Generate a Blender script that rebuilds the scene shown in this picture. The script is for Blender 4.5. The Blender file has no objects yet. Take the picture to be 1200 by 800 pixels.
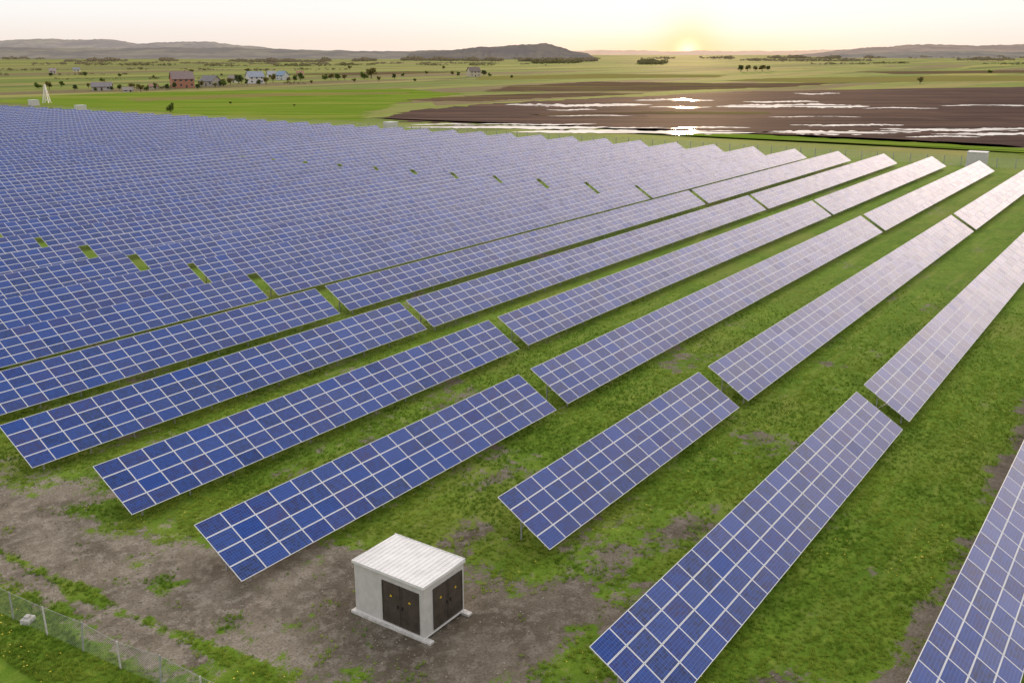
import bpy, math, random
import numpy as np
from mathutils import Vector, Matrix
random.seed(7); rng=np.random.default_rng(7)
sc=bpy.context.scene
COL=sc.collection
# ---------------------------------------------------------------- image pixels projected to ground / frames
F=1131.0; TH=math.atan(338/F); CT,ST=math.cos(TH),math.sin(TH); H=26.5
ROT=math.radians(55.21); CR,SR=math.cos(ROT),math.sin(ROT)
def pix(x,y,h=0.0):
    u=x-600;v=y-400
    dn=F*ST+v*CT; fw=F*CT-v*ST; k=(H-h)/dn
    return (u*k,fw*k)
def s2w(p,r): return (p*CR-r*SR, p*SR+r*CR)
def w2s(X,Y): return (X*CR+Y*SR, -X*SR+Y*CR)

# ---------------------------------------------------------------- noise
_g=rng.random((256,256))
def vnoise(x,y):
    x=np.asarray(x,float);y=np.asarray(y,float)
    xi=np.floor(x).astype(int);yi=np.floor(y).astype(int);fx=x-xi;fy=y-yi
    fx=fx*fx*(3-2*fx);fy=fy*fy*(3-2*fy)
    a=_g[xi%256,yi%256];b=_g[(xi+1)%256,yi%256];c=_g[xi%256,(yi+1)%256];d=_g[(xi+1)%256,(yi+1)%256]
    return (a*(1-fx)+b*fx)*(1-fy)+(c*(1-fx)+d*fx)*fy
def fbm(x,y,o=4):
    s=0;a=.5;t=0
    for i in range(o):
        s=s+a*vnoise(x+17.3*i,y+9.1*i);t+=a;a*=.5;x=x*2.03;y=y*2.03
    return s/t
def sst(a,b,x):
    t=np.clip((x-a)/(b-a),0,1);return t*t*(3-2*t)

# ---------------------------------------------------------------- node helpers
class NT:
    def __init__(s,tree): s.t=tree
    def n(s,typ,ins=None,**kw):
        nd=s.t.nodes.new(typ)
        for k,v in kw.items(): setattr(nd,k,v)
        if ins:
            for k,v in ins.items():
                sock=nd.inputs[k]
                if isinstance(v,bpy.types.NodeSocket): s.t.links.new(v,sock)
                else: sock.default_value=v
        return nd
    def m(s,op,a,b=0.0,c=None,clamp=False):
        nd=s.t.nodes.new('ShaderNodeMath');nd.operation=op;nd.use_clamp=clamp
        for i,v in enumerate((a,b,c)):
            if v is None: continue
            if isinstance(v,bpy.types.NodeSocket): s.t.links.new(v,nd.inputs[i])
            else: nd.inputs[i].default_value=v
        return nd.outputs[0]
    def mix(s,f,a,b,bt='MIX'):
        nd=s.t.nodes.new('ShaderNodeMix');nd.data_type='RGBA';nd.blend_type=bt
        for i,v in ((0,f),(6,a),(7,b)):
            if isinstance(v,bpy.types.NodeSocket): s.t.links.new(v,nd.inputs[i])
            else:
                if i>0 and len(v)==3: v=(*v,1)
                nd.inputs[i].default_value=v
        return nd.outputs[2]
    def ramp(s,f,a,b):
        nd=s.n('ShaderNodeMapRange',{0:f,1:a,2:b,3:0.0,4:1.0},interpolation_type='SMOOTHSTEP')
        return nd.outputs[0]
    def noise(s,vec,scale,detail=4,rough=.55):
        return s.n('ShaderNodeTexNoise',{'Vector':vec,'Scale':scale,'Detail':detail,'Roughness':rough}).outputs[0]
def newmat(name):
    m=bpy.data.materials.new(name);m.use_nodes=True
    t=m.node_tree;bs=t.nodes['Principled BSDF'];return m,NT(t),bs
def simple(name,col,rough=.6,metal=0,var=.12,scale=3.0,spec=.4,bump=0):
    m,n,b=newmat(name)
    tc=n.n('ShaderNodeTexCoord').outputs['Object']
    no=n.noise(tc,scale,5,.6)
    c=n.mix(n.ramp(no,.3,.7),[x*(1-var) for x in col],[min(1,x*(1+var)) for x in col])
    n.t.links.new(c,b.inputs['Base Color'])
    b.inputs['Roughness'].default_value=rough;b.inputs['Metallic'].default_value=metal
    b.inputs['Specular IOR Level'].default_value=spec
    if bump:
        bp=n.n('ShaderNodeBump',{'Height':no,'Strength':bump,'Distance':.05})
        n.t.links.new(bp.outputs[0],b.inputs['Normal'])
    return m

# ---------------------------------------------------------------- materials
def ground_mat():
    m,n,b=newmat('ground_material')
    co=n.n('ShaderNodeTexCoord').outputs['Object']
    at=n.n('ShaderNodeAttribute',attribute_name='dirt').outputs['Fac']
    far=n.n('ShaderNodeAttribute',attribute_name='far').outputs['Fac']
    damp=n.n('ShaderNodeAttribute',attribute_name='damp').outputs['Fac']
    fine=n.noise(co,1.3,6,.65); mid=n.noise(co,.22,5,.6); vf=n.noise(co,7.0,5,.75); big=n.noise(co,.05,4,.5)
    half=n.noise(co,.55,5,.6)
    st=n.noise(n.n('ShaderNodeMapping',{'Vector':co,'Scale':(.05,.75,1)}).outputs[0],1.0,5,.6)
    d=n.m('ADD',at,n.m('MULTIPLY',n.m('SUBTRACT',fine,.5),1.25))
    d=n.m('ADD',d,n.m('MULTIPLY',n.m('SUBTRACT',vf,.5),.6))
    d=n.m('ADD',d,n.m('MULTIPLY',n.m('SUBTRACT',half,.5),.75))
    d=n.m('ADD',d,n.m('MULTIPLY',n.m('SUBTRACT',st,.5),.35))
    mask=n.ramp(d,.43,.61)
    g=n.mix(n.ramp(mid,.3,.7),(.082,.152,.011),(.140,.222,.020))
    g=n.mix(n.ramp(vf,.35,.65),n.mix(.5,g,(.040,.078,.007)),g)
    g=n.mix(n.m('MULTIPLY',n.ramp(half,.42,.68),.4),g,(.072,.130,.010))
    g=n.mix(n.m('MULTIPLY',n.ramp(fine,.48,.70),.55),g,(.22,.27,.036))
    g=n.mix(n.m('MULTIPLY',n.ramp(st,.48,.68),.45),g,(.185,.21,.042))
    g=n.mix(n.m('MULTIPLY',n.ramp(big,.5,.7),.45),g,(.195,.195,.045))
    s=n.mix(n.ramp(mid,.35,.65),(.105,.086,.062),(.220,.187,.143))
    s=n.mix(n.m('MULTIPLY',n.ramp(fine,.45,.65),.7),s,(.295,.258,.205))
    s=n.mix(n.ramp(vf,.32,.58),n.mix(.6,s,(.055,.042,.030)),s)
    s=n.mix(n.m('MULTIPLY',damp,.6),s,n.mix(.6,s,(.038,.028,.019)))
    near=n.mix(mask,g,s)
    mp=n.n('ShaderNodeMapping',{'Vector':co,'Rotation':(0,0,math.radians(-38)),'Scale':(1/520,1/60,1)}).outputs[0]
    vo=n.n('ShaderNodeTexVoronoi',{'Vector':mp,'Scale':1.0,'Randomness':.9},distance='CHEBYCHEV')
    cr=n.n('ShaderNodeValToRGB',{0:n.n('ShaderNodeSeparateColor',{0:vo.outputs['Color']}).outputs[0]})
    el=cr.color_ramp.elements
    cr.color_ramp.interpolation='CONSTANT'
    cols=[(0,(.105,.150,.022)),(.2,(.160,.190,.034)),(.38,(.205,.190,.055)),(.5,(.080,.110,.02)),(.60,(.225,.220,.048)),(.72,(.13,.10,.05)),(.83,(.14,.178,.03))]
    el[0].position=0;el[0].color=(*cols[0][1],1);el[1].position=cols[1][0];el[1].color=(*cols[1][1],1)
    for p_,c_ in cols[2:]:
        e=el.new(p_);e.color=(*c_,1)
    fn=n.noise(n.n('ShaderNodeMapping',{'Vector':co,'Rotation':(0,0,math.radians(-38)),'Scale':(.006,.03,1)}).outputs[0],1.0,6,.65)
    fc=n.mix(n.m('MULTIPLY',n.ramp(fn,.35,.7),.55),cr.outputs[0],(.075,.090,.022))
    fn2=n.noise(co,.02,5,.6)
    fc=n.mix(n.m('MULTIPLY',n.ramp(fn2,.45,.75),.5),fc,(.19,.185,.05))
    c=n.mix(far,near,fc)
    n.t.links.new(c,b.inputs['Base Color'])
    b.inputs['Roughness'].default_value=.9
    n.t.links.new(n.m('SUBTRACT',.06,n.m('MULTIPLY',far,.035)),b.inputs['Specular IOR Level'])
    hh=n.m('ADD',n.m('MULTIPLY',fine,.6),n.m('MULTIPLY',vf,.6))
    bp=n.n('ShaderNodeBump',{'Height':hh,'Strength':.65,'Distance':.14})
    n.t.links.new(bp.outputs[0],b.inputs['Normal'])
    return m
def module_mat():
    m,n,b=newmat('solar_module_glass')
    uv=n.n('ShaderNodeUVMap').outputs[0]
    sp=n.n('ShaderNodeSeparateXYZ',{0:uv})
    u,v=sp.outputs[0],sp.outputs[1]
    fu=n.m('FRACT',u);fv=n.m('FRACT',v)
    du=n.m('ABSOLUTE',n.m('SUBTRACT',fu,.5));dv=n.m('ABSOLUTE',n.m('SUBTRACT',fv,.5))
    fr=n.m('MAXIMUM',n.m('GREATER_THAN',du,.5-.030/1.65),n.m('GREATER_THAN',dv,.5-.030/1.01))
    cu=n.m('ABSOLUTE',n.m('SUBTRACT',n.m('FRACT',n.m('MULTIPLY',fu,10.0)),.5))
    cv=n.m('ABSOLUTE',n.m('SUBTRACT',n.m('FRACT',n.m('MULTIPLY',fv,6.0)),.5))
    gap=n.m('MAXIMUM',n.m('GREATER_THAN',cu,.465),n.m('GREATER_THAN',cv,.465))
    oi=n.n('ShaderNodeObjectInfo')
    seed=n.n('ShaderNodeCombineXYZ',{0:n.m('FLOOR',u),1:n.m('FLOOR',v),2:n.m('MULTIPLY',oi.outputs['Random'],97.0)}).outputs[0]
    wn=n.n('ShaderNodeTexWhiteNoise',{'Vector':seed},noise_dimensions='3D')
    ws=n.n('ShaderNodeSeparateColor',{0:wn.outputs['Color']})
    base=n.mix(ws.outputs[0],(.001,.010,.062),(.003,.030,.170))
    base=n.mix(n.m('MULTIPLY',n.m('GREATER_THAN',ws.outputs[1],.74),.6),base,(.008,.012,.090))
    base=n.mix(n.m('MULTIPLY',n.m('GREATER_THAN',ws.outputs[2],.90),.5),base,(.045,.032,.095))
    cs=n.n('ShaderNodeCombineXYZ',{0:n.m('FLOOR',n.m('MULTIPLY',u,10)),1:n.m('FLOOR',n.m('MULTIPLY',v,6)),2:n.m('MULTIPLY',oi.outputs['Random'],41.0)}).outputs[0]
    cn=n.n('ShaderNodeTexWhiteNoise',{'Vector':cs},noise_dimensions='3D').outputs['Value']
    base=n.mix(n.m('MULTIPLY',cn,.6),base,(.003,.046,.25))
    base=n.mix(n.m('MULTIPLY',gap,.30),base,(.20,.29,.50))
    c=n.mix(fr,base,(.60,.60,.60))
    n.t.links.new(c,b.inputs['Base Color'])
    ro=n.m('ADD',n.m('MULTIPLY',fr,.3),n.m('ADD',.10,n.m('MULTIPLY',ws.outputs[1],.10)))
    n.t.links.new(ro,b.inputs['Roughness'])
    dull=n.m('GREATER_THAN',n.m('FRACT',n.m('MULTIPLY',ws.outputs[0],7.31)),.86)
    n.t.links.new(n.m('SUBTRACT',.50,n.m('ADD',n.m('MULTIPLY',dull,.08),n.m('MULTIPLY',ws.outputs[2],.14))),b.inputs['Specular IOR Level'])
    b.inputs['IOR'].default_value=1.38
    return m
M={}
M['ground']=ground_mat(); M['module']=module_mat()
M['alu']=simple('galvanised_steel',(.36,.36,.37),.5,.4)
M['alu_edge']=simple('module_frame',(.58,.58,.59),.4,.2)
M['back']=simple('module_backsheet',(.55,.55,.56),.7)
M['shedwall']=simple('painted_shed_wall',(.43,.415,.39),.55,0,.08,2.0)
M['roofmetal']=simple('pale_roof_sheet',(.56,.55,.53),.5,0,.10,1.2)
M['white']=simple('white_painted_metal',(.56,.55,.535),.5,0,.08,2.5)
M['door']=simple('dark_bronze_door',(.056,.044,.035),.5,.1,.2,3)
M['conc']=simple('pale_concrete',(.44,.42,.39),.9,0,.2,4,bump=.4)
M['yellow']=simple('sign_yellow',(.75,.5,.02),.5,0,.02)
M['black']=simple('sign_black',(.01,.01,.01),.5,0,.02)
M['post']=simple('grey_fence_post',(.27,.28,.26),.6,.2)

def mesh_obj(name,verts,faces,mats,midx=None,uvs=None,smooth=False):
    me=bpy.data.meshes.new(name)
    me.from_pydata([tuple(v) for v in verts],[],[tuple(f) for f in faces])
    for mt in mats: me.materials.append(mt)
    if midx is not None: me.polygons.foreach_set('material_index',midx)
    if uvs is not None:
        l=me.uv_layers.new(name='UVMap');l.data.foreach_set('uv',np.asarray(uvs,float).ravel())
    if smooth: me.polygons.foreach_set('use_smooth',[True]*len(me.polygons))
    me.update()
    ob=bpy.data.objects.new(name,me);COL.objects.link(ob);return ob
def big_mesh(name,V,Fc,mat):
    me=bpy.data.meshes.new(name);k=Fc.shape[1]
    me.vertices.add(len(V));me.vertices.foreach_set('co',V.astype(np.float32).ravel())
    me.loops.add(Fc.size);me.loops.foreach_set('vertex_index',Fc.astype(np.int32).ravel())
    me.polygons.add(len(Fc));me.polygons.foreach_set('loop_start',np.arange(len(Fc),dtype=np.int32)*k)
    me.polygons.foreach_set('loop_total',np.full(len(Fc),k,dtype=np.int32))
    me.materials.append(mat);me.update(calc_edges=True);me.validate()
    ob=bpy.data.objects.new(name,me);COL.objects.link(ob);return ob
class MB:
    def __init__(s): s.v=[];s.f=[];s.m=[]
    def box(s,x0,x1,y0,y1,z0,z1,mi=0):
        b=len(s.v)
        s.v+=[(x0,y0,z0),(x1,y0,z0),(x1,y1,z0),(x0,y1,z0),(x0,y0,z1),(x1,y0,z1),(x1,y1,z1),(x0,y1,z1)]
        for q in ((0,3,2,1),(4,5,6,7),(0,1,5,4),(1,2,6,5),(2,3,7,6),(3,0,4,7)): s.f.append([b+i for i in q]);s.m.append(mi)
    def beam(s,a,b_,w,mi=0,w2=None):
        a=Vector(a);b_=Vector(b_);d=(b_-a).normalized()
        up=Vector((0,0,1)) if abs(d.z)<.9 else Vector((1,0,0))
        x=d.cross(up).normalized();y=d.cross(x).normalized();w2=w if w2 is None else w2
        n=len(s.v)
        for P,ww in ((a,w),(b_,w2)):
            for i,j in ((-1,-1),(1,-1),(1,1),(-1,1)): s.v.append(tuple(P+x*i*ww/2+y*j*ww/2))
        for q in ((0,1,2,3),(7,6,5,4),(0,4,5,1),(1,5,6,2),(2,6,7,3),(3,7,4,0)): s.f.append([n+i for i in q]);s.m.append(mi)
    def poly(s,pts,mi=0):
        n=len(s.v);s.v+=[tuple(p) for p in pts];s.f.append(list(range(n,n+len(pts))));s.m.append(mi)
    def obj(s,name,mats,smooth=False): return mesh_obj(name,s.v,s.f,mats,s.m,smooth=smooth)
def top(o,label,cat,group=None):
    o['label']=label;o['category']=cat
    if group:o['group']=group
def empty(name,loc,rz=0):
    e=bpy.data.objects.new(name,None);e.empty_display_size=.5;COL.objects.link(e)
    e.location=loc;e.rotation_euler=(0,0,rz);return e
def place(o,p,r,z=0): X,Y=s2w(p,r);o.location=(X,Y,z);o.rotation_euler=(0,0,ROT)
def child(o,par,loc=None):
    o.parent=par
    if loc is not None:o.location=loc
    return o

# ---------------------------------------------------------------- rows layout
PITCH=11.1; RH0=39.6; TILT=math.radians(32); L=4.1; W=L*math.cos(TILT); DH=L*math.sin(TILT); ZL=.75
MX,MY=1.665,1.025
rows={};RH={}
for k in range(-3,44):
    r=RH0+PITCH*k
    if k==-3: r=5.8
    if k==-2: r=17.2
    RH[k]=r
    if k==0: seg=[(27.9,18),(59.5,54),(151.0,56)]
    elif k==-1: seg=[(39.6,16),(68.0,54),(159.7,54)]
    elif k==-2: seg=[(30.35,23),(70.5,54),(162.0,52)]
    else: seg=[(29.2+.3*((k*7)%3-1),24),(70.3+.15*((k*5)%3),54),(161.6,52)]
    out=[]
    for i,(p0,nc) in enumerate(seg):
        pe=p0+nc*MX
        X,Y=s2w(pe,r)
        if X/Y< -.60: continue
        X,Y=s2w(p0,r)
        if X/max(Y,1)>.66: continue
        out.append((i,p0,nc))
    rows[k]=out

def dirtf(p,r):
    n1=fbm(p*.09,r*.09,4);n2=fbm(p*.35+50,r*.35,3);n3=fbm(p*.05+9,r*.22+3,3);n4=fbm(p*.16+31,r*.2+11,3)
    left=sst(27,36,r)
    base=.07+.0*p
    base=base+ (sst(20.2,21.6,p)*(1-sst(26.5,33,p)))*.52*left
    base=base+ (1-left)*(.20*(1-sst(30,40,p)) )
    base=base+ .12*(1-sst(34,62,p))*sst(28,31,p)
    base=base+ .26*sst(.54,.66,n4)*(1-sst(70,110,p))*(1-sst(50,70,r))
    dd=np.hypot((p-31.0)*1.0,(r-27)*.8);base=base+.30*(1-sst(3.0,8.0,dd))
    for c in (22.9,24.7):
        q=p-c-.6*np.sin(r*.09);base=base+.36*np.exp(-(q/.4)**2)*left
    q=p-23.8-.6*np.sin(r*.09);base=base-.34*np.exp(-(q/.4)**2)*left
    base=base+.55*sst(3.4,4.9,r)*(1-sst(6.9,8.8,r))*(1-sst(60,120,p)*.5)
    base=base+.16*np.exp(-((r-21.8-1.2*np.sin(p*.08))/1.1)**2)*(1-sst(70,110,p))
    ph=(RH0-r)%PITCH
    base=base+.10*(ph<W)*1.0
    return base+(n1-.5)*1.0+(n2-.5)*.65+(n3-.5)*.3

# ---------------------------------------------------------------- ground sheet
def zg(P,R): return (fbm(P*.15,R*.15,3)-.5)*.16*(1-sst(90,110,P))*(1-sst(90,110,R))*sst(8,16,P)*sst(-8,0,R)
def build_ground():
    pa=np.concatenate([-np.geomspace(30000,12,14),np.arange(8,110,.4),np.arange(110,262,1.5),np.geomspace(264,30000,40)])
    ra=np.concatenate([-np.geomspace(30000,12,16),np.arange(-8,110,.4),np.arange(110,480,5.0),np.geomspace(485,30000,36)])
    P,R=np.meshgrid(pa,ra,indexing='ij')
    Z=zg(P,R)
    V=np.stack([P,R,Z],-1).reshape(-1,3)
    a,b=P.shape
    idx=np.arange(a*b).reshape(a,b)
    Fc=np.stack([idx[:-1,:-1],idx[1:,:-1],idx[1:,1:],idx[:-1,1:]],-1).reshape(-1,4)
    o=big_mesh('ground',V,Fc,M['ground'])
    me=o.data
    at=me.attributes.new('dirt','FLOAT','POINT');at.data.foreach_set('value',dirtf(P,R).ravel().astype(np.float32))
    far=sst(258,285,P)*1.0; far=np.maximum(far,sst(495,540,R))
    at=me.attributes.new('far','FLOAT','POINT');at.data.foreach_set('value',far.ravel().astype(np.float32))
    dmp=(1-sst(3,9,np.hypot(P-31,(R-26)*.8)))+.8*sst(3,5,R)*(1-sst(7,9,R))
    dmp=dmp+.6*sst(30,34,P)*(1-sst(80,120,P))+.4*(1-sst(20,30,R))
    dmp=np.clip(dmp+(fbm(P*.2,R*.2,3)-.5)*.8,0,1)
    at=me.attributes.new('damp','FLOAT','POINT');at.data.foreach_set('value',dmp.ravel().astype(np.float32))
    me.polygons.foreach_set('use_smooth',[True]*len(me.polygons))
    o.rotation_euler=(0,0,ROT);o['kind']='structure'
build_ground()

# ---------------------------------------------------------------- solar tables
def slope_pt(x,t,off=0.0):
    return (x, t*math.cos(TILT)-off*math.sin(TILT), ZL+t*math.sin(TILT)+off*math.cos(TILT))
def array_geo(c0,c1):
    V=[];Fc=[];mi=[];uv=[]
    for c in range(c0,c1):
        for j in range(4):
            x0=c*MX+.0075;x1=x0+1.65;t0=j*MY+.0075;t1=t0+1.01
            jx=random.uniform(-.005,.005);jy=random.uniform(-.004,.004)
            n=len(V)
            V+=[slope_pt(x0,t0,.02-jx-jy),slope_pt(x1,t0,.02+jx-jy),slope_pt(x1,t1,.02+jx+jy),slope_pt(x0,t1,.02-jx+jy)]
            V+=[slope_pt(x0,t0,-.02),slope_pt(x1,t0,-.02),slope_pt(x1,t1,-.02),slope_pt(x0,t1,-.02)]
            e=.0005
            Fc.append((n,n+1,n+2,n+3));mi.append(0);uv+=[(c+e,j+e),(c+1-e,j+e),(c+1-e,j+1-e),(c+e,j+1-e)]
            for q in ((4,7,6,5),(0,4,5,1),(1,5,6,2),(2,6,7,3),(3,7,4,0)):
                Fc.append(tuple(n+i for i in q));mi.append(2 if q[0]==4 else 1);uv+=[(.5,.5)]*4
    return V,Fc,mi,uv
def legx(nc):
    n=max(2,int(round(nc*MX/3.33)));Lx=nc*MX
    return [1.2+(Lx-2.4)*i/(n-1) for i in range(n)]
def rails(mb,nc,mi=0):
    Lx=nc*MX
    for t in (.35,1.55,2.6,3.75):
        y,z=slope_pt(0,t,-.06)[1:]
        mb.beam((.02,y,z),(Lx-.02,y,z),.07,mi)
    for x in legx(nc):
        a=slope_pt(x,.15,-.13);b=slope_pt(x,3.95,-.13);mb.beam(a,b,.07,mi)
        mb.beam((x+.05,2.75,.7),slope_pt(x+.05,1.9,-.16),.05,mi)
def legspec():
    out=[]
    for t in (.85,3.05):
        y,z=slope_pt(0,t,-.16)[1:]
        out.append((y,z))
    return out
TM=[M['module'],M['alu_edge'],M['back'],M['alu']]
_far={}
def far_mesh(nc,var):
    key=(nc,var)
    if key not in _far:
        V,Fc,mi,uv=array_geo(0,nc)
        mb=MB();rails(mb,nc,3)
        for x in legx(nc):
            for y,z in legspec(): mb.beam((x,y,-.1),(x,y,z),.09,3)
        n=len(V);V+=mb.v
        for f in mb.f: Fc.append(tuple(i+n for i in f))
        mi+=mb.m;uv+=[(.5,.5)]*(4*len(mb.f))
        o=mesh_obj('solar_panel_table',V,Fc,TM,mi,uv)
        _far[key]=o.data;bpy.data.objects.remove(o)
    return _far[key]
def make_module():
    x0,x1,y0,y1=-.825,.825,-.505,.505;a,b=-.02,.02
    V=[(x0,y0,b),(x1,y0,b),(x1,y1,b),(x0,y1,b),(x0,y0,a),(x1,y0,a),(x1,y1,a),(x0,y1,a)]
    Fc=[(0,1,2,3),(4,7,6,5),(0,4,5,1),(1,5,6,2),(2,6,7,3),(3,7,4,0)]
    uv=[(.0005,.0005),(.9995,.0005),(.9995,.9995),(.0005,.9995)]+[(.5,.5)]*20
    o=mesh_obj('solar_module',V,Fc,TM,[0,2,1,1,1,1],uv);me=o.data;bpy.data.objects.remove(o);return me
MOD=make_module()
def leg_mesh(z):
    mb=MB();mb.beam((0,0,-.1),(0,0,z),.08);mb.box(-.09,.09,-.09,.09,z-.03,z+.01)
    o=mb.obj('support_leg',[M['alu']]);me=o.data;bpy.data.objects.remove(o);return me
LEGS=[(y,leg_mesh(z)) for y,z in legspec()]
GRP='parallel rows of ground-mounted solar tables'
_fr={};_rest={}
def detailed(p0,rl,nc):
    e=empty('solar_panel_table',(0,0,0));place(e,p0,rl)
    ncol=min(nc,25)
    for c in range(ncol):
        for j in range(4):
            o=bpy.data.objects.new('solar_module',MOD);COL.objects.link(o);o.parent=e
            o.location=slope_pt((c+.5)*MX,(j+.5)*MY,0)
            o.rotation_euler=(TILT+random.uniform(-.009,.009),random.uniform(-.007,.007),0)
    if nc>ncol:
        if nc not in _rest:
            V,Fc,mi,uv=array_geo(ncol,nc);o=mesh_obj('solar_modules_beyond',V,Fc,TM,mi,uv);_rest[nc]=o.data
        else:
            o=bpy.data.objects.new('solar_modules_beyond',_rest[nc]);COL.objects.link(o)
        o.parent=e;o['kind']='stuff'
    if nc not in _fr:
        mb=MB();rails(mb,nc);o=mb.obj('support_frame',[M['alu']]);_fr[nc]=o.data
    else:
        o=bpy.data.objects.new('support_frame',_fr[nc]);COL.objects.link(o)
    o.parent=e
    for x in legx(nc):
        for y,me in LEGS:
            o=bpy.data.objects.new('support_leg',me);COL.objects.link(o);o.parent=e;o.location=(x,y,0)
    return e
DET={(-3,0),(-2,0),(-1,0),(0,0),(1,0),(2,0),(3,0),(-2,1),(-1,1),(0,1),(1,1)}
for k,segs in rows.items():
    r=RH[k]
    for i,p0,nc in segs:
        if (k,i) in DET: o=detailed(p0,r-W,nc)
        else:
            o=bpy.data.objects.new('solar_panel_table',far_mesh(nc,k%3));COL.objects.link(o);place(o,p0,r-W)
        if nc<=24: lab='short tilted blue solar table with white module frames on grass'
        else: lab='long tilted blue solar table with white module frames on grass'
        if k==0 and i==0: lab='blue solar table beside the white equipment cabin on bare soil'
        if k<=-2 and i>0: lab='long solar table reflecting the pale sky over grass'
        top(o,lab,'solar panels',GRP)

# ---------------------------------------------------------------- equipment cabin
def cabin(p,r,rz=0,detail=True,label='',hs=1.0):
    e=empty('equipment_cabin',(0,0,0));place(e,p,r);e.rotation_euler[2]+=rz
    top(e,label,'electrical cabin','equipment cabins of the solar field')
    x0,x1,y0,y1=-1.52,1.52,-2.18,2.18;T=2.88*hs;zb=.16
    mb=MB();mb.box(x0,x1,y0,y1,zb,T)
    child(mb.obj('wall',[M['shedwall']]),e)
    mb=MB()
    mb.box(x0-.015,x1+.015,y0-.015,y1+.015,zb+.002,zb+.08)
    child(mb.obj('base_trim',[M['white']]),e)
    y=y0-.05;prof=[(y0-.05,0)]
    while y<y1+.05-.25:
        for dy,h in ((.14,0),(.165,.032),(.20,.032),(.225,0)): prof.append((y+dy,h))
        y+=.26
    prof.append((y1+.05,0))
    V=[];Fc=[]
    for yy,h in prof:
        V.append((x0-.06,yy,T+.05+h));V.append((x1+.04,yy,T+.11+h))
    for i in range(len(prof)-1): Fc.append((2*i,2*i+1,2*i+3,2*i+2))
    mb=MB();mb.v=V;mb.f=[list(f)[::-1] for f in Fc];mb.m=[0]*len(Fc)
    mb.box(x0-.085,x0-.061,y0-.075,y1+.075,T-.06,T+.085)
    mb.box(x1+.041,x1+.065,y0-.075,y1+.075,T-.06,T+.145)
    mb.box(x0-.060,x1+.040,y0-.075,y0-.051,T-.06,T+.085);mb.box(x0-.060,x1+.040,y1+.051,y1+.075,T-.06,T+.085)
    mb.box(x0-.059,x1+.039,y0-.050,y1+.050,T+.003,T+.04)
    child(mb.obj('roof',[M['roofmetal']]),e)
    for x in (x0+.05,x1-.05):
        mb=MB();mb.box(x-.16,x+.16,y0-.42,y1+.25,-.08,zb-.003);child(mb.obj('foundation_beam',[M['conc']]),e)
    def leaf(axis,a,b_,hand):
        mb=MB()
        def bx(u0,u1,z0,z1,d0,d1,mi=0):
            if axis=='x': mb.box(x0-d1,x0-d0,u0,u1,z0,z1,mi)
            else: mb.box(u0,u1,y0-d1,y0-d0,z0,z1,mi)
        zt=2.50;z0_=.34
        bx(a,b_,z0_,zt,.003,.035)
        fw=.06
        bx(a,a+fw,z0_,zt,.036,.055);bx(b_-fw,b_,z0_,zt,.036,.055);bx(a+fw,b_-fw,zt-.06,zt,.036,.055);bx(a+fw,b_-fw,z0_,z0_+.06,.036,.055)
        z=.50
        while z<.95:
            bx(a+.15,b_-.15,z,z+.035,.036,.05);z+=.07
        d=child(mb.obj('door',[M['door']]),e)
        mb=MB();u=b_-.14 if hand>0 else a+.10
        if axis=='x': mb.box(x0-.10,x0-.06,u,u+.04,1.30,1.48)
        else: mb.box(u,u+.04,y0-.10,y0-.06,1.30,1.48)
        child(mb.obj('handle',[M['black']]),d)
        c=(a+b_)/2;zc=1.85;s=.085;mb=MB()
        def P(u,z,dd):
            return (x0-dd,c-u,z) if axis=='x' else (c+u,y0-dd,z)
        mb.poly([P(-s*1.1,zc-s*.9,.040),P(s*1.1,zc-s*.9,.040),P(0,zc+s,.040)],1)
        s2=.86
        mb.poly([P(-s*1.1*s2,zc-.9*s*s2,.044),P(s*1.1*s2,zc-.9*s*s2,.044),P(0,zc+s*s2-.01,.044)],0)
        q=.5
        mb.poly([P(.02*q,zc+.06*q,.047),P(-.045*q,zc-.02*q,.047),P(-.005*q,zc-.02*q,.047),P(-.02*q,zc-.10*q,.047),P(.045*q,zc,.047),P(.005*q,zc,.047)],1)
        child(mb.obj('warning_sign',[M['yellow'],M['black']]),d)
    if detail:
        leaf('x',-.76,.37,-1);leaf('x',-1.92,-.79,1)
        leaf('y',-.85,.24,1);leaf('y',.27,1.36,-1)
    return e
cabin(31.5,28.0,0,True,'white corrugated-roof equipment cabin with dark double doors on soil')
def sitepix(x,y): return w2s(*pix(x,y))
for (x,y,rz) in ((1144,195,0),(458,153,math.pi/2),(95,131,math.pi/2),(40,124,math.pi/2)):
    p,r=sitepix(x,y)
    c=cabin(p,r,rz,False,'small white equipment cabin at the edge of the solar field',1.2 if x>1000 else 1)
# loose concrete footing by the fence
p,r=sitepix(33,728)
mb=MB();mb.box(-.28,.28,-.22,.22,-.05,.22);mb.box(-.13,.13,-.12,.12,.221,.34)
o=mb.obj('concrete_footing',[M['conc']]);place(o,p,r);o.rotation_euler[2]+=.4
top(o,'small pale concrete footing lying beside the wire fence','concrete block')

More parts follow.
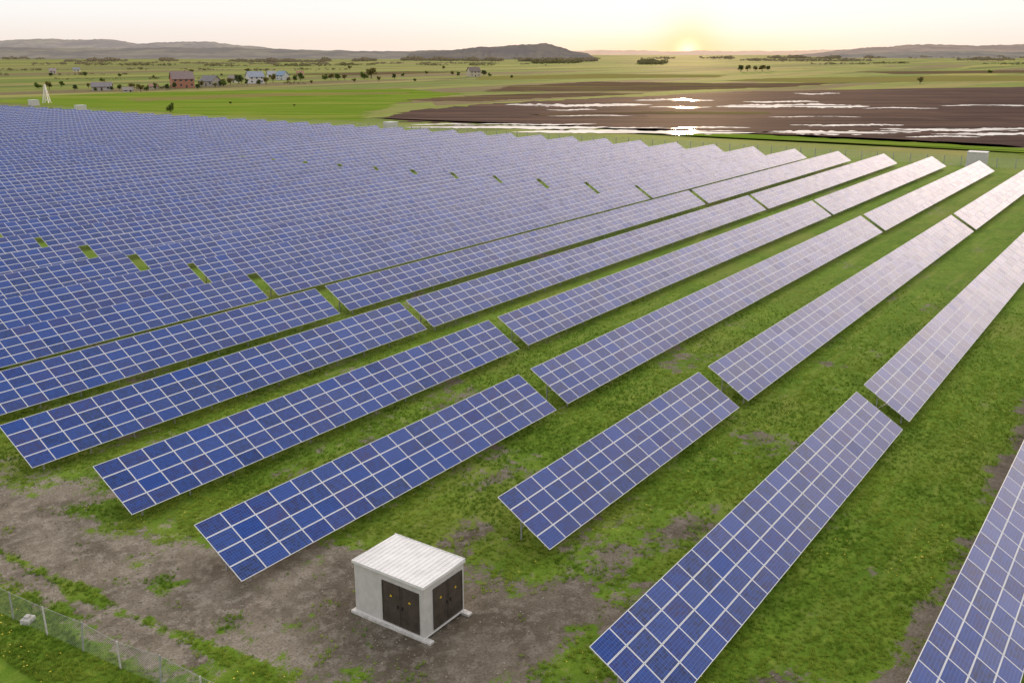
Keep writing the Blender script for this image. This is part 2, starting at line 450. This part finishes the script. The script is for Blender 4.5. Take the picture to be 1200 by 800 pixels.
# ---------------------------------------------------------------- fences
def chain_mat(cell,wd):
    m,n,b=newmat('chain_link_wire')
    uv=n.n('ShaderNodeUVMap').outputs[0];sp=n.n('ShaderNodeSeparateXYZ',{0:uv})
    a=n.m('ADD',sp.outputs[0],sp.outputs[1]);c=n.m('SUBTRACT',sp.outputs[0],sp.outputs[1])
    def ln(x): return n.m('LESS_THAN',n.m('ABSOLUTE',n.m('SUBTRACT',n.m('FRACT',n.m('DIVIDE',x,cell)),.5)),wd)
    mk=n.m('MAXIMUM',ln(a),ln(c))
    b.inputs['Base Color'].default_value=(.40,.42,.39,1);b.inputs['Roughness'].default_value=.5;b.inputs['Metallic'].default_value=.2
    n.t.links.new(mk,b.inputs['Alpha']);return m
CH=chain_mat(.10,.045)
def fence(pr0,pr1,step,h,name,label,seed,detail=True,group=None,pw=.14):
    (pa,ra),(pb,rb)=pr0,pr1
    rnd=random.Random(seed)
    Ln=math.hypot(pb-pa,rb-ra);ang=math.atan2(rb-ra,pb-pa)
    X,Y=s2w(pa,ra);e=empty(name,(X,Y,0),ROT+ang);top(e,label,'fence',group)
    n=int(Ln/step);tops=[]
    allmb=MB()
    for i in range(n+1):
        lx=rnd.uniform(-.10,.10);ly=rnd.uniform(-.18,.15) if detail else rnd.uniform(-.04,.04);tx=i*step+lx
        if detail:
            mb=MB();mb.beam((0,0,-.2),(lx,ly,h),.06)
            child(mb.obj('post',[M['conc'] if i%2 else M['post']]),e,(i*step,0,0))
        else: allmb.beam((i*step,0,-.2),(tx,ly,h),pw)
        tops.append((i*step,tx,ly))
    if not detail: child(allmb.obj('posts',[M['post']]),e);e.children[0]['kind']='stuff'
    V=[];Fc=[];uv=[]
    for i in range(len(tops)-1):
        a,b_=tops[i],tops[i+1];k=len(V)
        pts=[(a[0],0,.05),(b_[0],0,.05),(b_[1],b_[2],h-.05),(a[1],a[2],h-.05)]
        V+=pts;Fc.append((k,k+1,k+2,k+3));uv+=[(p[0],p[2]) for p in pts]
    child(mesh_obj('wire_mesh',V,Fc,[CH],[0]*len(Fc),uv),e)
    mb=MB()
    for i in range(len(tops)-1):
        a,b_=tops[i],tops[i+1]
        mb.beam((a[1],a[2],h-.04),(b_[1],b_[2],h-.04),.014)
    child(mb.obj('tension_wire',[M['post']]),e)
    return e
fence((21.3,28),(18.5,62),2.6,1.5,'chain_link_fence','weathered grey chain-link fence with leaning posts along dirt track',3)
fence((259,-90),(259,250),4.0,2.4,'perimeter_fence','low grey wire fence between solar field and ploughed land',4,False,None,.16)

# ---------------------------------------------------------------- grass tufts, flowers, clods
def scatter(name,P,R,Zb,tv,tf,scale,rotz,mat,attr=None):
    n=len(P);c=np.cos(rotz);s=np.sin(rotz)
    tv=np.asarray(tv,float);k=len(tv)
    x=(tv[None,:,0]*c[:,None]-tv[None,:,1]*s[:,None])*scale[:,None]+P[:,None]
    y=(tv[None,:,0]*s[:,None]+tv[None,:,1]*c[:,None])*scale[:,None]+R[:,None]
    z=tv[None,:,2]*scale[:,None]+Zb[:,None]
    V=np.stack([x,y,z],-1).reshape(-1,3)
    Fc=(np.asarray(tf)[None]+ (np.arange(n)*k)[:,None,None]).reshape(-1,len(tf[0]))
    o=big_mesh(name,V,Fc,mat)
    if attr is not None:
        at=o.data.attributes.new('tint','FLOAT','POINT');at.data.foreach_set('value',np.repeat(attr,k).astype(np.float32))
    o.rotation_euler=(0,0,ROT);return o
def tint_mat(name,c0,c1,rough=.8,trans=0):
    m,n,b=newmat(name)
    t=n.n('ShaderNodeAttribute',attribute_name='tint').outputs['Fac']
    c=n.mix(t,c0,c1)
    n.t.links.new(c,b.inputs['Base Color']);b.inputs['Roughness'].default_value=rough
    b.inputs['Specular IOR Level'].default_value=.12
    if trans:
        tr_=n.n('ShaderNodeBsdfTranslucent',{'Color':c})
        mx=n.n('ShaderNodeMixShader',{0:trans,1:b.outputs[0],2:tr_.outputs[0]})
        n.t.links.new(mx.outputs[0],n.t.nodes['Material Output'].inputs['Surface'])
    return m
def cand(N,pmax=120):
    P=18+ (pmax-18)*rng.random(N)**1.25; R=-5+125*rng.random(N)
    X,Y=P*CR-R*SR,P*SR+R*CR
    ok=(np.abs(X)/(Y*.958+7)<.60)&(Y>26)&(rng.random(N)<1-sst(45,125,Y))
    return P[ok],R[ok]
blades=[];bf=[]
for i in range(6):
    a=i*1.05+.3;l=.10;w=.022;x,y=math.cos(a),math.sin(a);n0=len(blades)
    b0=.03
    blades+=[(x*b0-y*w,y*b0+x*w,0),(x*b0+y*w,y*b0-x*w,0),(x*(l+b0),y*(l+b0),.09 if i%2 else .14)]
    bf.append((n0,n0+1,n0+2))
P,R=cand(360000)
d=dirtf(P,R)+rng.normal(0,.13,len(P))+(fbm(P*.8,R*.8,3)-.5)*.8
ok=d<.44;P,R=P[ok],R[ok]
tint=np.clip(fbm(P*.3,R*.3,3)*1.6-.30+rng.normal(0,.22,len(P)),0,1)
g=scatter('grass_tufts',P,R,zg(P,R),blades,bf,rng.uniform(.5,1.3,len(P)),rng.random(len(P))*6.28,tint_mat('grass_blades',(.090,.172,.012),(.255,.325,.038),.8,.4),tint)
g['kind']='stuff'
P,R=cand(9000,90);cl=fbm(P*.12+9,R*.12,3);ok=(dirtf(P,R)<.4)&(cl>.5);P,R=P[ok],R[ok]
fl=[(0.04,0,.15),(0,.04,.16),(-.04,0,.15),(0,-.04,.16)]
g=scatter('dandelion_flowers',P,R,zg(P,R),fl,[(0,1,2,3)],rng.uniform(.6,1.1,len(P)),rng.random(len(P))*6.28,simple('dandelion_yellow',(.7,.52,.04),.7));g['kind']='stuff'
P,R=cand(60000,75);ok=dirtf(P,R)>.42;P,R=P[ok],R[ok]
tv=[(1,0,-.2),(-.5,.8,-.2),(-.6,-.7,-.2),(.1,.1,.7)];tf=[(0,1,3),(1,2,3),(2,0,3)]
g=scatter('soil_clods',P,R,zg(P,R),tv,tf,rng.uniform(.015,.085,len(P)),rng.random(len(P))*6.28,tint_mat('clod_soil',(.08,.063,.045),(.27,.235,.185)),rng.random(len(P)));g['kind']='stuff'

# ---------------------------------------------------------------- ploughed field, water, green fields
def field_mat(name,c0,c1,c2,rot=0.0,sx=.01,sy=.12,spec=.0,rough=1.0):
    m,n,b=newmat(name);co=n.n('ShaderNodeTexCoord').outputs['Object']
    mp=n.n('ShaderNodeMapping',{'Vector':co,'Rotation':(0,0,rot),'Scale':(sx,sy,1)}).outputs[0]
    a=n.noise(mp,1.0,6,.65);bb=n.noise(co,.03,5,.6)
    mp2=n.n('ShaderNodeMapping',{'Vector':co,'Rotation':(0,0,rot),'Scale':(sx*.5,sy*.25,1)}).outputs[0]
    a2=n.noise(mp2,1.0,4,.6)
    c=n.mix(n.ramp(a,.38,.62),c0,c1);c=n.mix(n.m('MULTIPLY',n.ramp(bb,.5,.7),.5),c,c2)
    c=n.mix(n.m('MULTIPLY',n.ramp(a2,.5,.65),.7),c,c2)
    n.t.links.new(c,b.inputs['Base Color']);b.inputs['Roughness'].default_value=rough;b.inputs['Specular IOR Level'].default_value=spec
    return m
def subd(pts,k=8,j=3.0,seed=1):
    rnd=random.Random(seed);out=[]
    for i in range(len(pts)):
        a=pts[i];b=pts[(i+1)%len(pts)]
        for t in range(k):
            f=t/k;out.append((a[0]+(b[0]-a[0])*f+rnd.uniform(-j,j),a[1]+(b[1]-a[1])*f+rnd.uniform(-j,j)))
    return out
def sheet(name,pp,z,mat,j=3,seed=1):
    pts=subd([pix(*q) for q in pp],14,j,seed)
    o=mesh_obj(name,[(x,y,z) for x,y in pts],[list(range(len(pts)))],[mat]);
    if o.data.polygons[0].normal.z<0: o.data.flip_normals()
    o['kind']='structure';return o
brown=field_mat('ploughed_soil',(.032,.019,.018),(.064,.037,.031),(.100,.060,.044),spec=.006,rough=.85)
wet=field_mat('damp_soil_sun_tint',(.090,.058,.042),(.12,.080,.048),(.15,.140,.04))  # slight warm sunrise tint mixed into the damp soil colours
sheet('ploughed_field',[(440,139),(490,129),(570,122),(640,118),(760,113),(880,107),(1200,102),(1600,99),(1800,180),(1320,180),(1200,173),(1060,165),(880,157),(700,149),(560,145),(480,143)],.05,brown,5,2)
sheet('ploughed_field',[(600,101),(700,96),(850,98),(1000,97),(900,103),(760,107),(560,108)],.05,wet,5,8)
sheet('ploughed_field',[(470,118),(560,112),(700,109),(760,110),(640,115),(560,119)],.055,wet,4,12)
olive=field_mat('stubble_field',(.16,.14,.05),(.20,.17,.055),(.14,.16,.03))
sheet('stubble_field',[(900,92),(1100,89),(1500,88),(1500,94),(1200,95),(960,97),(840,95)],.04,olive,4,3)
sheet('stubble_field',[(560,90),(700,87),(850,88),(840,91),(700,92),(560,94)],.04,olive,4,3)
sheet('stubble_field',[(150,115),(330,109),(480,108),(480,110),(330,113),(160,119)],.045,olive,3,13)
sheet('ploughed_field',[(1000,84),(1300,82),(1300,85),(1050,87)],.045,wet,3,17)
sheet('ploughed_field',[(300,88),(480,84),(560,84.5),(420,88.5)],.045,wet,3,18)
green=field_mat('meadow_green',(.095,.155,.017),(.145,.200,.026),(.19,.205,.042),.3)
sheet('meadow',[(0,118),(60,112),(180,108),(330,106),(470,104),(540,110),(470,120),(430,132),(420,142),(300,138),(150,129),(0,121),(-300,112),(-300,104)],.03,green,4,4)
sheet('meadow',[(880,158),(1060,166.5),(1200,174.5),(1400,186),(1400,190),(1200,181),(1060,172),(880,163),(700,154),(600,150)],.06,green,1.5,5)
sheet('damp_strip',[(620,134),(760,131),(900,131.5),(900,133.5),(760,134),(640,136)],.07,wet,1.5,15)
def water_mat():
    m,n,b=newmat('flood_water');co=n.n('ShaderNodeTexCoord').outputs['Object']
    b.inputs['Base Color'].default_value=(.10,.07,.05,1);b.inputs['Roughness'].default_value=.07
    b.inputs['IOR'].default_value=1.5
    mp=n.n('ShaderNodeMapping',{'Vector':co,'Rotation':(0,0,.05),'Scale':(.022,.15,1)}).outputs[0]
    a=n.noise(mp,1.0,7,.68)
    d=n.n('ShaderNodeBsdfDiffuse',{'Color':(.06,.036,.028,1)})
    mx=n.n('ShaderNodeMixShader',{0:n.ramp(a,.40,.48),1:d.outputs[0],2:b.outputs[0]})
    n.t.links.new(mx.outputs[0],n.t.nodes['Material Output'].inputs['Surface'])
    return m
WM=water_mat()
def puddle(x0,x1,y,hpx,seed):
    rnd=np.random.default_rng(seed);n=140
    ph=rnd.random(8)*9;up=[];lo=[]
    for q in np.linspace(0,1,n):
        e=min(1,4*q,4*(1-q))**.6
        a=(.1+1.35*float(fbm(q*26+ph[0],ph[1],3)))*e*hpx/2
        b=(.1+1.35*float(fbm(q*26+ph[2],ph[3],3)))*e*hpx/2
        w=math.sin(q*7+ph[4])*.5
        x=x0+(x1-x0)*q
        up.append((x,y+w-a));lo.append((x,y+w+b))
    pts=[pix(*q) for q in up+lo[::-1]]
    o=mesh_obj('water_puddle',[(X,Y,.09) for X,Y in pts],[list(range(len(pts)))],[WM])
    if o.data.polygons[0].normal.z<0:o.data.flip_normals()
    o['kind']='structure'
for i,a in enumerate([(590,765,123.5,3.4),(740,838,117.5,2.6),(760,835,126,1.6),(836,1020,124.5,5.0),(870,960,119.5,1.8),(930,985,110,1.6),(640,700,129,1.4),(1010,1100,127,1.4),
    (475,720,149.5,4.2),(600,905,155,5),(560,700,146,1.6),(700,880,150,2),(890,1080,155.5,5),(925,1060,147,2.4),(1030,1260,152,4),(1090,1260,157.5,3.2),(1060,1150,160.5,1.6),(1100,1250,124,1.6),(480,560,146,1.4),(640,760,136,1.0),(900,1010,137,1.0)]):
    puddle(a[0],a[1],a[2],a[3],i+10)

# ---------------------------------------------------------------- hills
def hz(x,y,D):
    u=x-600;v=y-400;dn=F*ST+v*CT;fw=F*CT-v*ST
    return (u*D/fw,D,H-D*dn/fw)
def hill(pts,D,depth,mat,seed):
    xs=np.linspace(pts[0][0],pts[-1][0],260);ys=np.interp(xs,[p[0] for p in pts],[p[1] for p in pts])
    ys=ys+(vnoise(xs*.05+seed,xs*0+seed)-.5)*1.6+(vnoise(xs*.3+seed,xs*0)-.5)*.8
    prof=[(-1,0),(-.6,.25),(-.3,.65),(-.1,.93),(0,1),(.3,.8),(1,0)]
    V=[];n=len(prof)
    for i,(x,y) in enumerate(zip(xs,ys)):
        X,Y,Z=hz(x,y,D);ed=min(1,(i)/14,(len(xs)-1-i)/14)
        for t,h in prof:
            jit=(float(vnoise(i*.25+seed,t*5+3))-.5)*.18*(1 if 0<h<1 else 0)
            V.append((X*(D+t*depth)/D,Y+t*depth,max(-2,(Z)*(h+jit)*ed)-.5))
    Fc=[]
    for i in range(len(xs)-1):
        for j in range(n-1): Fc.append((i*n+j,(i+1)*n+j,(i+1)*n+j+1,i*n+j+1))
    o=mesh_obj('hill',V,Fc,[mat],smooth=True)
    o['kind']='structure';return o
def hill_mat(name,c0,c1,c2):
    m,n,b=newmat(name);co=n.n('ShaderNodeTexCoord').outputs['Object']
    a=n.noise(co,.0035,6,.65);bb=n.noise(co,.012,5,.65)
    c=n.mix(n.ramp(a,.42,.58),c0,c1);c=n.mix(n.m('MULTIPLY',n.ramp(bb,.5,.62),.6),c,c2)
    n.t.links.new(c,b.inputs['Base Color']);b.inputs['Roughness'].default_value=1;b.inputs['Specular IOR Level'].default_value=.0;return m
HA=hill_mat('hazy_hill',(.24,.215,.20),(.29,.26,.22),(.21,.19,.185))  # distance haze worked into the hill base colour as paler grey
HE=hill_mat('warm_hazy_hill',(.24,.195,.165),(.29,.235,.19),(.21,.175,.155))  # warm haze on the sunrise side, painted into the base colour
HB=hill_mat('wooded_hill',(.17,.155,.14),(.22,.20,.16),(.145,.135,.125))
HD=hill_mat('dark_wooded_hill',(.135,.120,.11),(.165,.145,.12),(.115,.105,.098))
HC=hill_mat('far_haze_tinted_hill',(.52,.38,.28),(.58,.43,.32),(.50,.37,.28))  # peach haze under the sun glow put into the base colour
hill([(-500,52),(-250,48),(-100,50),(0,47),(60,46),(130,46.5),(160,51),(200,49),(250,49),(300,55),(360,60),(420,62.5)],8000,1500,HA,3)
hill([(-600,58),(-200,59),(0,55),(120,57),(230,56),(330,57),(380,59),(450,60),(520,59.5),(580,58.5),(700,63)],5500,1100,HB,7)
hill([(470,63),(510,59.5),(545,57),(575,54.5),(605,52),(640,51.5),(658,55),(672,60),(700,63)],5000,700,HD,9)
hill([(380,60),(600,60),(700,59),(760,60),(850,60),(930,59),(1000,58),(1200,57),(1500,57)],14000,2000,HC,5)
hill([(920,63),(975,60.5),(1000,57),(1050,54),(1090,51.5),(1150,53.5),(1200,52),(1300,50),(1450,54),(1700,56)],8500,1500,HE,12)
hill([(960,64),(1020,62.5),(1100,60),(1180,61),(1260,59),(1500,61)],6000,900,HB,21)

# ---------------------------------------------------------------- trees
bark=simple('bark',(.07,.055,.045),.9)
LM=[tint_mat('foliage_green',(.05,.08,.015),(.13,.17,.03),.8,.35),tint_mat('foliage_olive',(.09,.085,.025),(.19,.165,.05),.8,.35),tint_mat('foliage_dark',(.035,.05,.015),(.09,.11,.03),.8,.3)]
def tree_meshes(seed,mat,bushy=False):
    r=np.random.default_rng(seed)
    mb=MB()
    if not bushy:
        mb.beam((0,0,-.02),(.01,0,.35),.05,0,.035);mb.beam((.01,0,.35),(.0,.01,.75),.035,0,.01)
    nl=6
    for i in range(nl):
        a=i*6.28/nl+r.random();z=.25+.3*r.random() if not bushy else .03
        mb.beam((0,0,z),(math.cos(a)*.24,math.sin(a)*.24,z+.22+.15*r.random()),.022,0,.006)
    tr=mb.obj('trunk',[bark]);tm=tr.data;bpy.data.objects.remove(tr)
    lobes=[]
    for i in range(9):
        a=r.random()*6.28;rr=.24*math.sqrt(r.random());z=(.36+.46*r.random()) if not bushy else .2+.45*r.random()
        lobes.append((math.cos(a)*rr,math.sin(a)*rr,z,.10+.11*r.random()))
    V=[];Fc=[];T=[]
    for (x,y,z,s) in lobes:
        tt=.2+.6*r.random()
        for _ in range(75):
            d=r.normal(size=3);d/=np.linalg.norm(d);q=np.array([x,y,z])+d*s*(.55+.65*r.random())*np.array([1,1,.85])
            u=r.normal(size=3);u/=np.linalg.norm(u);w=np.cross(u,d);k=len(V);ls=.024+.02*r.random()
            for aa,bb in ((-1,-1),(1,-1),(1,1),(-1,1)): V.append(tuple(q+u*ls*aa+w*ls*bb))
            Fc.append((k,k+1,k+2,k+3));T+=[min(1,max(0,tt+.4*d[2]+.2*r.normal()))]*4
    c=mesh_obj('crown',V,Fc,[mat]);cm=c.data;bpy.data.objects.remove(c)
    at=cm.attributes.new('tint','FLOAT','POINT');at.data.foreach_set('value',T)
    return tm,cm
TREES=[tree_meshes(1,LM[0]),tree_meshes(2,LM[1]),tree_meshes(3,LM[2]),tree_meshes(4,LM[0],True),tree_meshes(5,LM[1],True)]
tr=random.Random(5)
def pxm(y):
    X,Y=pix(600,y);return (Y*CT+H*ST)/F
def tree(x,y,hp,kind=None,wide=1.0):
    k=tr.choice([0,1,1,2,3]) if kind is None else kind
    X,Y=pix(x,y);hh=hp*pxm(y)
    nm='bush' if k>=3 else 'tree'
    e=empty(nm,(X,Y,0),tr.random()*6.28);e.scale=(hh*wide,hh*wide,hh)
    top(e,{0:'leafy green broadleaf tree standing in meadow',1:'olive-brown spring tree standing in meadow',2:'dark green tree standing in farmland',3:'low rounded green bush in meadow',4:'low rounded olive bush in meadow'}[k],'bush' if k>=3 else 'tree','scattered trees on the farmland')
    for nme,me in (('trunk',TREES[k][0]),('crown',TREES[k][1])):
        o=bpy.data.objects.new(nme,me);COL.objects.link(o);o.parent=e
tree(200,132,15,3,.8)
for a in [(45,104,9),(58,105,10),(72,102,7),(88,106,7),(140,106,7),(155,107,10),(165,108,10),(172,107,9),(183,105,8),(104,104,7),(236,103,9),(262,101,10),(270,100,9),(280,99,12),(312,99,9),(320,97,11),(345,96,8),(352,95,10),(232,105,7),(196,106,8),(290,100,8),(205,104,8),(252,103,6),(304,100,7),(338,97,7),(131,107,6),(112,107,6)]:
    tree(a[0],a[1],a[2],None,tr.uniform(.9,1.5))
for a in [(381,94,9),(388,94,8),(396,94,8),(404,94,7),(427,93,11),(435,92,13),(444,96,7),(462,93,7),(472,90,6),(500,88,5),(530,89,6),(538,90,6),(567,89,7),(574,90,6),(868,84,8),(876,84,8),(885,84,7),(893,84,8),(900,83,6),(1078,99,9),(60,130,4),(120,96,6),(60,90,5),(100,90,6),(140,90,5),(225,86,5),(290,86,6),(410,82,5),(520,82,5),(260,90,4),(180,92,5),(365,99,5),(415,97,5),(486,96,4),(600,92,4),(1160,86,5),(345,125,3),(270,122,3)]:
    tree(a[0],a[1],a[2],None,tr.uniform(.9,1.7))
def belt(lines,seed,name,mat):
    r=np.random.default_rng(seed);Ps=[];S=[];
    for (x0,x1,y,hp,dens) in lines:
        n=int((x1-x0)*dens)
        for i in range(n):
            x=r.uniform(x0,x1);yy=y+r.normal()*.45+.6*math.sin(x*.02+seed)
            if vnoise(x*.035+seed*3.1,y*1.0)<.38: continue
            X,Y=pix(x,yy);s=hp*pxm(yy)*r.uniform(.4,1.1)*(.4+.9*float(vnoise(x*.11+seed,y)))
            Ps.append((X,Y));S.append(s)
    V=[];Fc=[];T=[]
    for (X,Y),s in zip(Ps,S):
        for _ in range(26):
            d=r.normal(size=3);d/=np.linalg.norm(d);c=np.array([X,Y,s*.45])+d*s*.5*np.array([1.7,1.2,.9])
            u=r.normal(size=3);u/=np.linalg.norm(u);w=np.cross(u,d);ls=s*.15;k=len(V)
            for a,b in ((-1,-1),(1,-1),(1,1),(-1,1)): V.append(c+u*ls*a+w*ls*b)
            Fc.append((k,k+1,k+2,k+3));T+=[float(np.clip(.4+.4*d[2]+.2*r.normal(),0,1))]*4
    o=big_mesh(name,np.array(V),np.array(Fc),mat)
    at=o.data.attributes.new('tint','FLOAT','POINT');at.data.foreach_set('value',np.array(T,dtype=np.float32))
    o['kind']='stuff'
BM=tint_mat('hazy_tree_belt',(.14,.120,.085),(.22,.185,.12),.9,.3)  # belt colour lightened to stand in for distance haze
BM2=tint_mat('dark_tree_belt',(.085,.080,.042),(.155,.145,.065),.9,.3)
belt([(-100,380,72,3.4,2.4),(300,700,71.5,4,3.0),(780,1250,71,3.0,2.4),(-100,300,68.5,2.6,2.4),(900,1250,68,2.8,2.8),(600,900,69,2.2,2.2),(0,620,75,2.2,1.5)],1,'distant_tree_belt',BM)
belt([(655,780,75.5,5.5,4.5),(620,680,73.5,4.5,3.5),(100,420,77,2.4,1.2),(400,640,76.5,2.4,1.4),(950,1250,75,2.0,1.3),(-50,420,82,2.2,.6),(-40,150,88,2.6,.5),(60,370,93,2.2,.3),(140,200,104,4,.7),(250,360,98,4.0,.5)],2,'distant_hedgerow',BM2)

# ---------------------------------------------------------------- houses
glass=simple('dark_window_glass',(.03,.035,.045),.1,0,.1)
def house(x,y,wp,hp,wall,roof,label,ang=.25,storeys=2,kind='house'):
    wp*=.9;hp*=.9
    X,Y=pix(x,y);k=pxm(y);w=wp*k;h=hp*k;d=w*.75;eave=h*(.58 if storeys==2 else .5)
    e=empty(kind,(X,Y,0),ang);top(e,label,'house','village houses among trees')
    wm=simple('house_wall',wall,.85,0,.12,1.0);rm=simple('house_roof',roof,.7,0,.15,.8)
    mb=MB();mb.box(-w/2,w/2,-d/2,d/2,0,eave)
    mb.poly([(-w/2,-d/2,eave+.001),(-w/2,d/2,eave+.001),(-w/2,0,h-.1)]);mb.poly([(w/2,-d/2,eave+.001),(w/2,0,h-.1),(w/2,d/2,eave+.001)])
    child(mb.obj('wall',[wm]),e)
    ov=.6;t=.25;mb=MB();s=(h-eave)/(d/2)
    for sg in (-1,1):
        a=[(-w/2-ov,sg*(d/2+ov),eave-s*ov),(w/2+ov,sg*(d/2+ov),eave-s*ov),(w/2+ov,0,h),(-w/2-ov,0,h)]
        b=[(q[0],q[1],q[2]+t) for q in a]
        mb.poly(a);mb.poly(b);mb.poly([a[0],a[1],b[1],b[0]]);mb.poly([a[0],b[0],b[3],a[3]]);mb.poly([a[1],a[2],b[2],b[1]])
    ro=child(mb.obj('roof',[rm]),e)
    mb=MB();mb.box(w*.15,w*.15+.8,.6,1.4,h*.8,h+.9);child(mb.obj('chimney',[simple('chimney_brick',(.25,.1,.07),.9)]),ro)
    n=max(2,int(w/4));fh=eave/storeys
    for st in range(storeys):
        for i in range(n):
            cx=-w/2+w*(i+.5)/n;z=st*fh+fh*.4
            if st==0 and i==n//2:
                mb=MB();mb.box(cx-.6,cx+.6,-d/2-.06,-d/2-.003,0,min(2.2,fh*.85));child(mb.obj('door',[M['door']]),e);continue
            mb=MB();mb.box(cx-.7,cx+.7,-d/2-.05,-d/2-.003,z,z+fh*.42,0);mb.box(cx-.8,cx+.8,-d/2-.12,-d/2-.051,z-.15,z-.02,1)
            child(mb.obj('window',[glass,M['white']]),e)
house(214,103,27,20,(.32,.14,.085),(.17,.12,.11),'two-storey red brick house with dark gable roof',.5)
house(247,101,22,13,(.30,.27,.22),(.13,.12,.12),'grey rendered house with dark roof',-.5,1)
house(299,98,20,15,(.50,.48,.45),(.21,.23,.27),'white house with blue-grey roof',.6)
house(331,94,14,11,(.42,.42,.41),(.15,.21,.29),'white house with bright blue roof',-.6)
house(120,106,24,10,(.35,.32,.29),(.15,.13,.13),'low grey farmhouse with dark roof',.3,1)
house(150,108,12,6,(.4,.38,.33),(.2,.17,.15),'small pale outbuilding with brown roof',.4,1)
house(180,104,10,6,(.45,.42,.38),(.25,.13,.09),'small outbuilding with rusty red roof',.2,1)
house(274,97,12,9,(.5,.46,.38),(.2,.16,.14),'beige cottage with brown roof',-.4,1)
house(318,91,10,8,(.5,.48,.43),(.28,.28,.30),'pale cottage with grey roof',.5,1)
house(555,90,15,12,(.42,.36,.27),(.13,.10,.08),'lone beige house with dark brown roof in fields',.5)
house(352,90,8,7,(.5,.45,.38),(.3,.15,.1),'small cottage with red roof',.3,1)
house(62,86,8,6,(.5,.45,.4),(.25,.2,.18),'small farm cottage in fields',.4,1)
house(90,84,8,5,(.5,.48,.42),(.2,.2,.2),'small white farm building in fields',.3,1)
def mast(x,y,hp):
    X,Y=pix(x,y);h=hp*pxm(y);mb=MB();b=h*.16
    for a,c in ((-1,-1),(1,-1),(1,1),(-1,1)): mb.beam((a*b,c*b,0),(a*.15,c*.15,h),.28)
    for i in range(5):
        z0=h*i/5;z1=h*(i+1)/5;f=lambda z:b+(.15-b)*z/h
        for (a,c),(a2,c2) in (((-1,-1),(1,-1)),((1,-1),(1,1)),((1,1),(-1,1)),((-1,1),(-1,-1))):
            mb.beam((a*f(z0),c*f(z0),z0),(a2*f(z1),c2*f(z1),z1),.14)
            mb.beam((a*f(z1),c*f(z1),z1),(a2*f(z1),c2*f(z1),z1),.14)
    o=mb.obj('lattice_mast',[M['white']]);o.location=(X,Y,0);top(o,'small white lattice mast beside the solar field','mast')
mast(55,121,21)

# ---------------------------------------------------------------- world, sun, camera
AZ=math.radians(9.9);EL=math.radians(.05)
sd=Vector((math.sin(AZ)*math.cos(EL),math.cos(AZ)*math.cos(EL),math.sin(EL)))
w=bpy.data.worlds.new('World');sc.world=w;w.use_nodes=True;n=NT(w.node_tree);bg=w.node_tree.nodes['Background']
dirv=n.n('ShaderNodeTexCoord').outputs['Generated']
dot=n.n('ShaderNodeVectorMath',{0:dirv,1:tuple(sd)},operation='DOT_PRODUCT').outputs['Value']
dp=n.m('MAXIMUM',dot,0.0)
z=n.n('ShaderNodeSeparateXYZ',{0:dirv}).outputs[2];zc=n.m('MAXIMUM',z,0.0)
low=n.mix(n.ramp(zc,0.0,.045),(.90,.80,.73),(.955,.945,.935))
high=n.mix(n.ramp(zc,0.1,.8),(1.42,1.33,1.26),(1.08,1.13,1.24))
base=n.mix(n.ramp(zc,.055,.22),low,high)
def scl(col,f): return n.n('ShaderNodeVectorMath',{0:col,'Scale':f},operation='SCALE').outputs[0]
upm=n.ramp(zc,.05,.20)
c=n.mix(1.0,base,scl((3.4,2.5,1.85),n.m('MULTIPLY',n.m('POWER',dp,3),upm)),'ADD')
c=n.mix(1.0,c,scl((.12,.09,.06),n.m('POWER',dp,60)),'ADD')
hug=n.m('SUBTRACT',1.0,n.ramp(zc,.0,.024))
c=n.mix(n.m('MULTIPLY',n.m('MULTIPLY',n.m('POWER',dp,110),.85),hug),c,(1.02,.74,.52,1))
c=n.mix(n.m('MULTIPLY',n.m('POWER',dp,2500),.85),c,(1.06,.70,.40,1))
c=n.mix(n.m('POWER',dp,22000),c,(1.5,1.2,.85,1))
sky=n.n('ShaderNodeTexSky',sky_type='NISHITA',sun_disc=False,sun_elevation=math.radians(3),sun_rotation=AZ)
c=n.mix(1.0,c,scl(sky.outputs[0],.006),'ADD')
w.node_tree.links.new(c,bg.inputs['Color']);bg.inputs['Strength'].default_value=1.0
ld=bpy.data.lights.new('sun','SUN');ld.energy=2.0;ld.angle=math.radians(1.0);ld.color=(1,.66,.36)
lo=bpy.data.objects.new('sun',ld);COL.objects.link(lo)
e3=math.radians(3.5);sl=Vector((math.sin(AZ)*math.cos(e3),math.cos(AZ)*math.cos(e3),math.sin(e3)))
lo.rotation_euler=(-sl).to_track_quat('-Z','Y').to_euler();lo.location=(50,200,60)
cd=bpy.data.cameras.new('camera');cd.sensor_width=36;cd.lens=F/1200*36;cd.clip_end=60000;cd.clip_start=.5
co=bpy.data.objects.new('camera',cd);COL.objects.link(co);co.location=(0,0,H);co.rotation_euler=(math.pi/2-TH,0,0)
sc.camera=co
sc.view_settings.view_transform='Standard';sc.view_settings.look='None';sc.view_settings.exposure=0
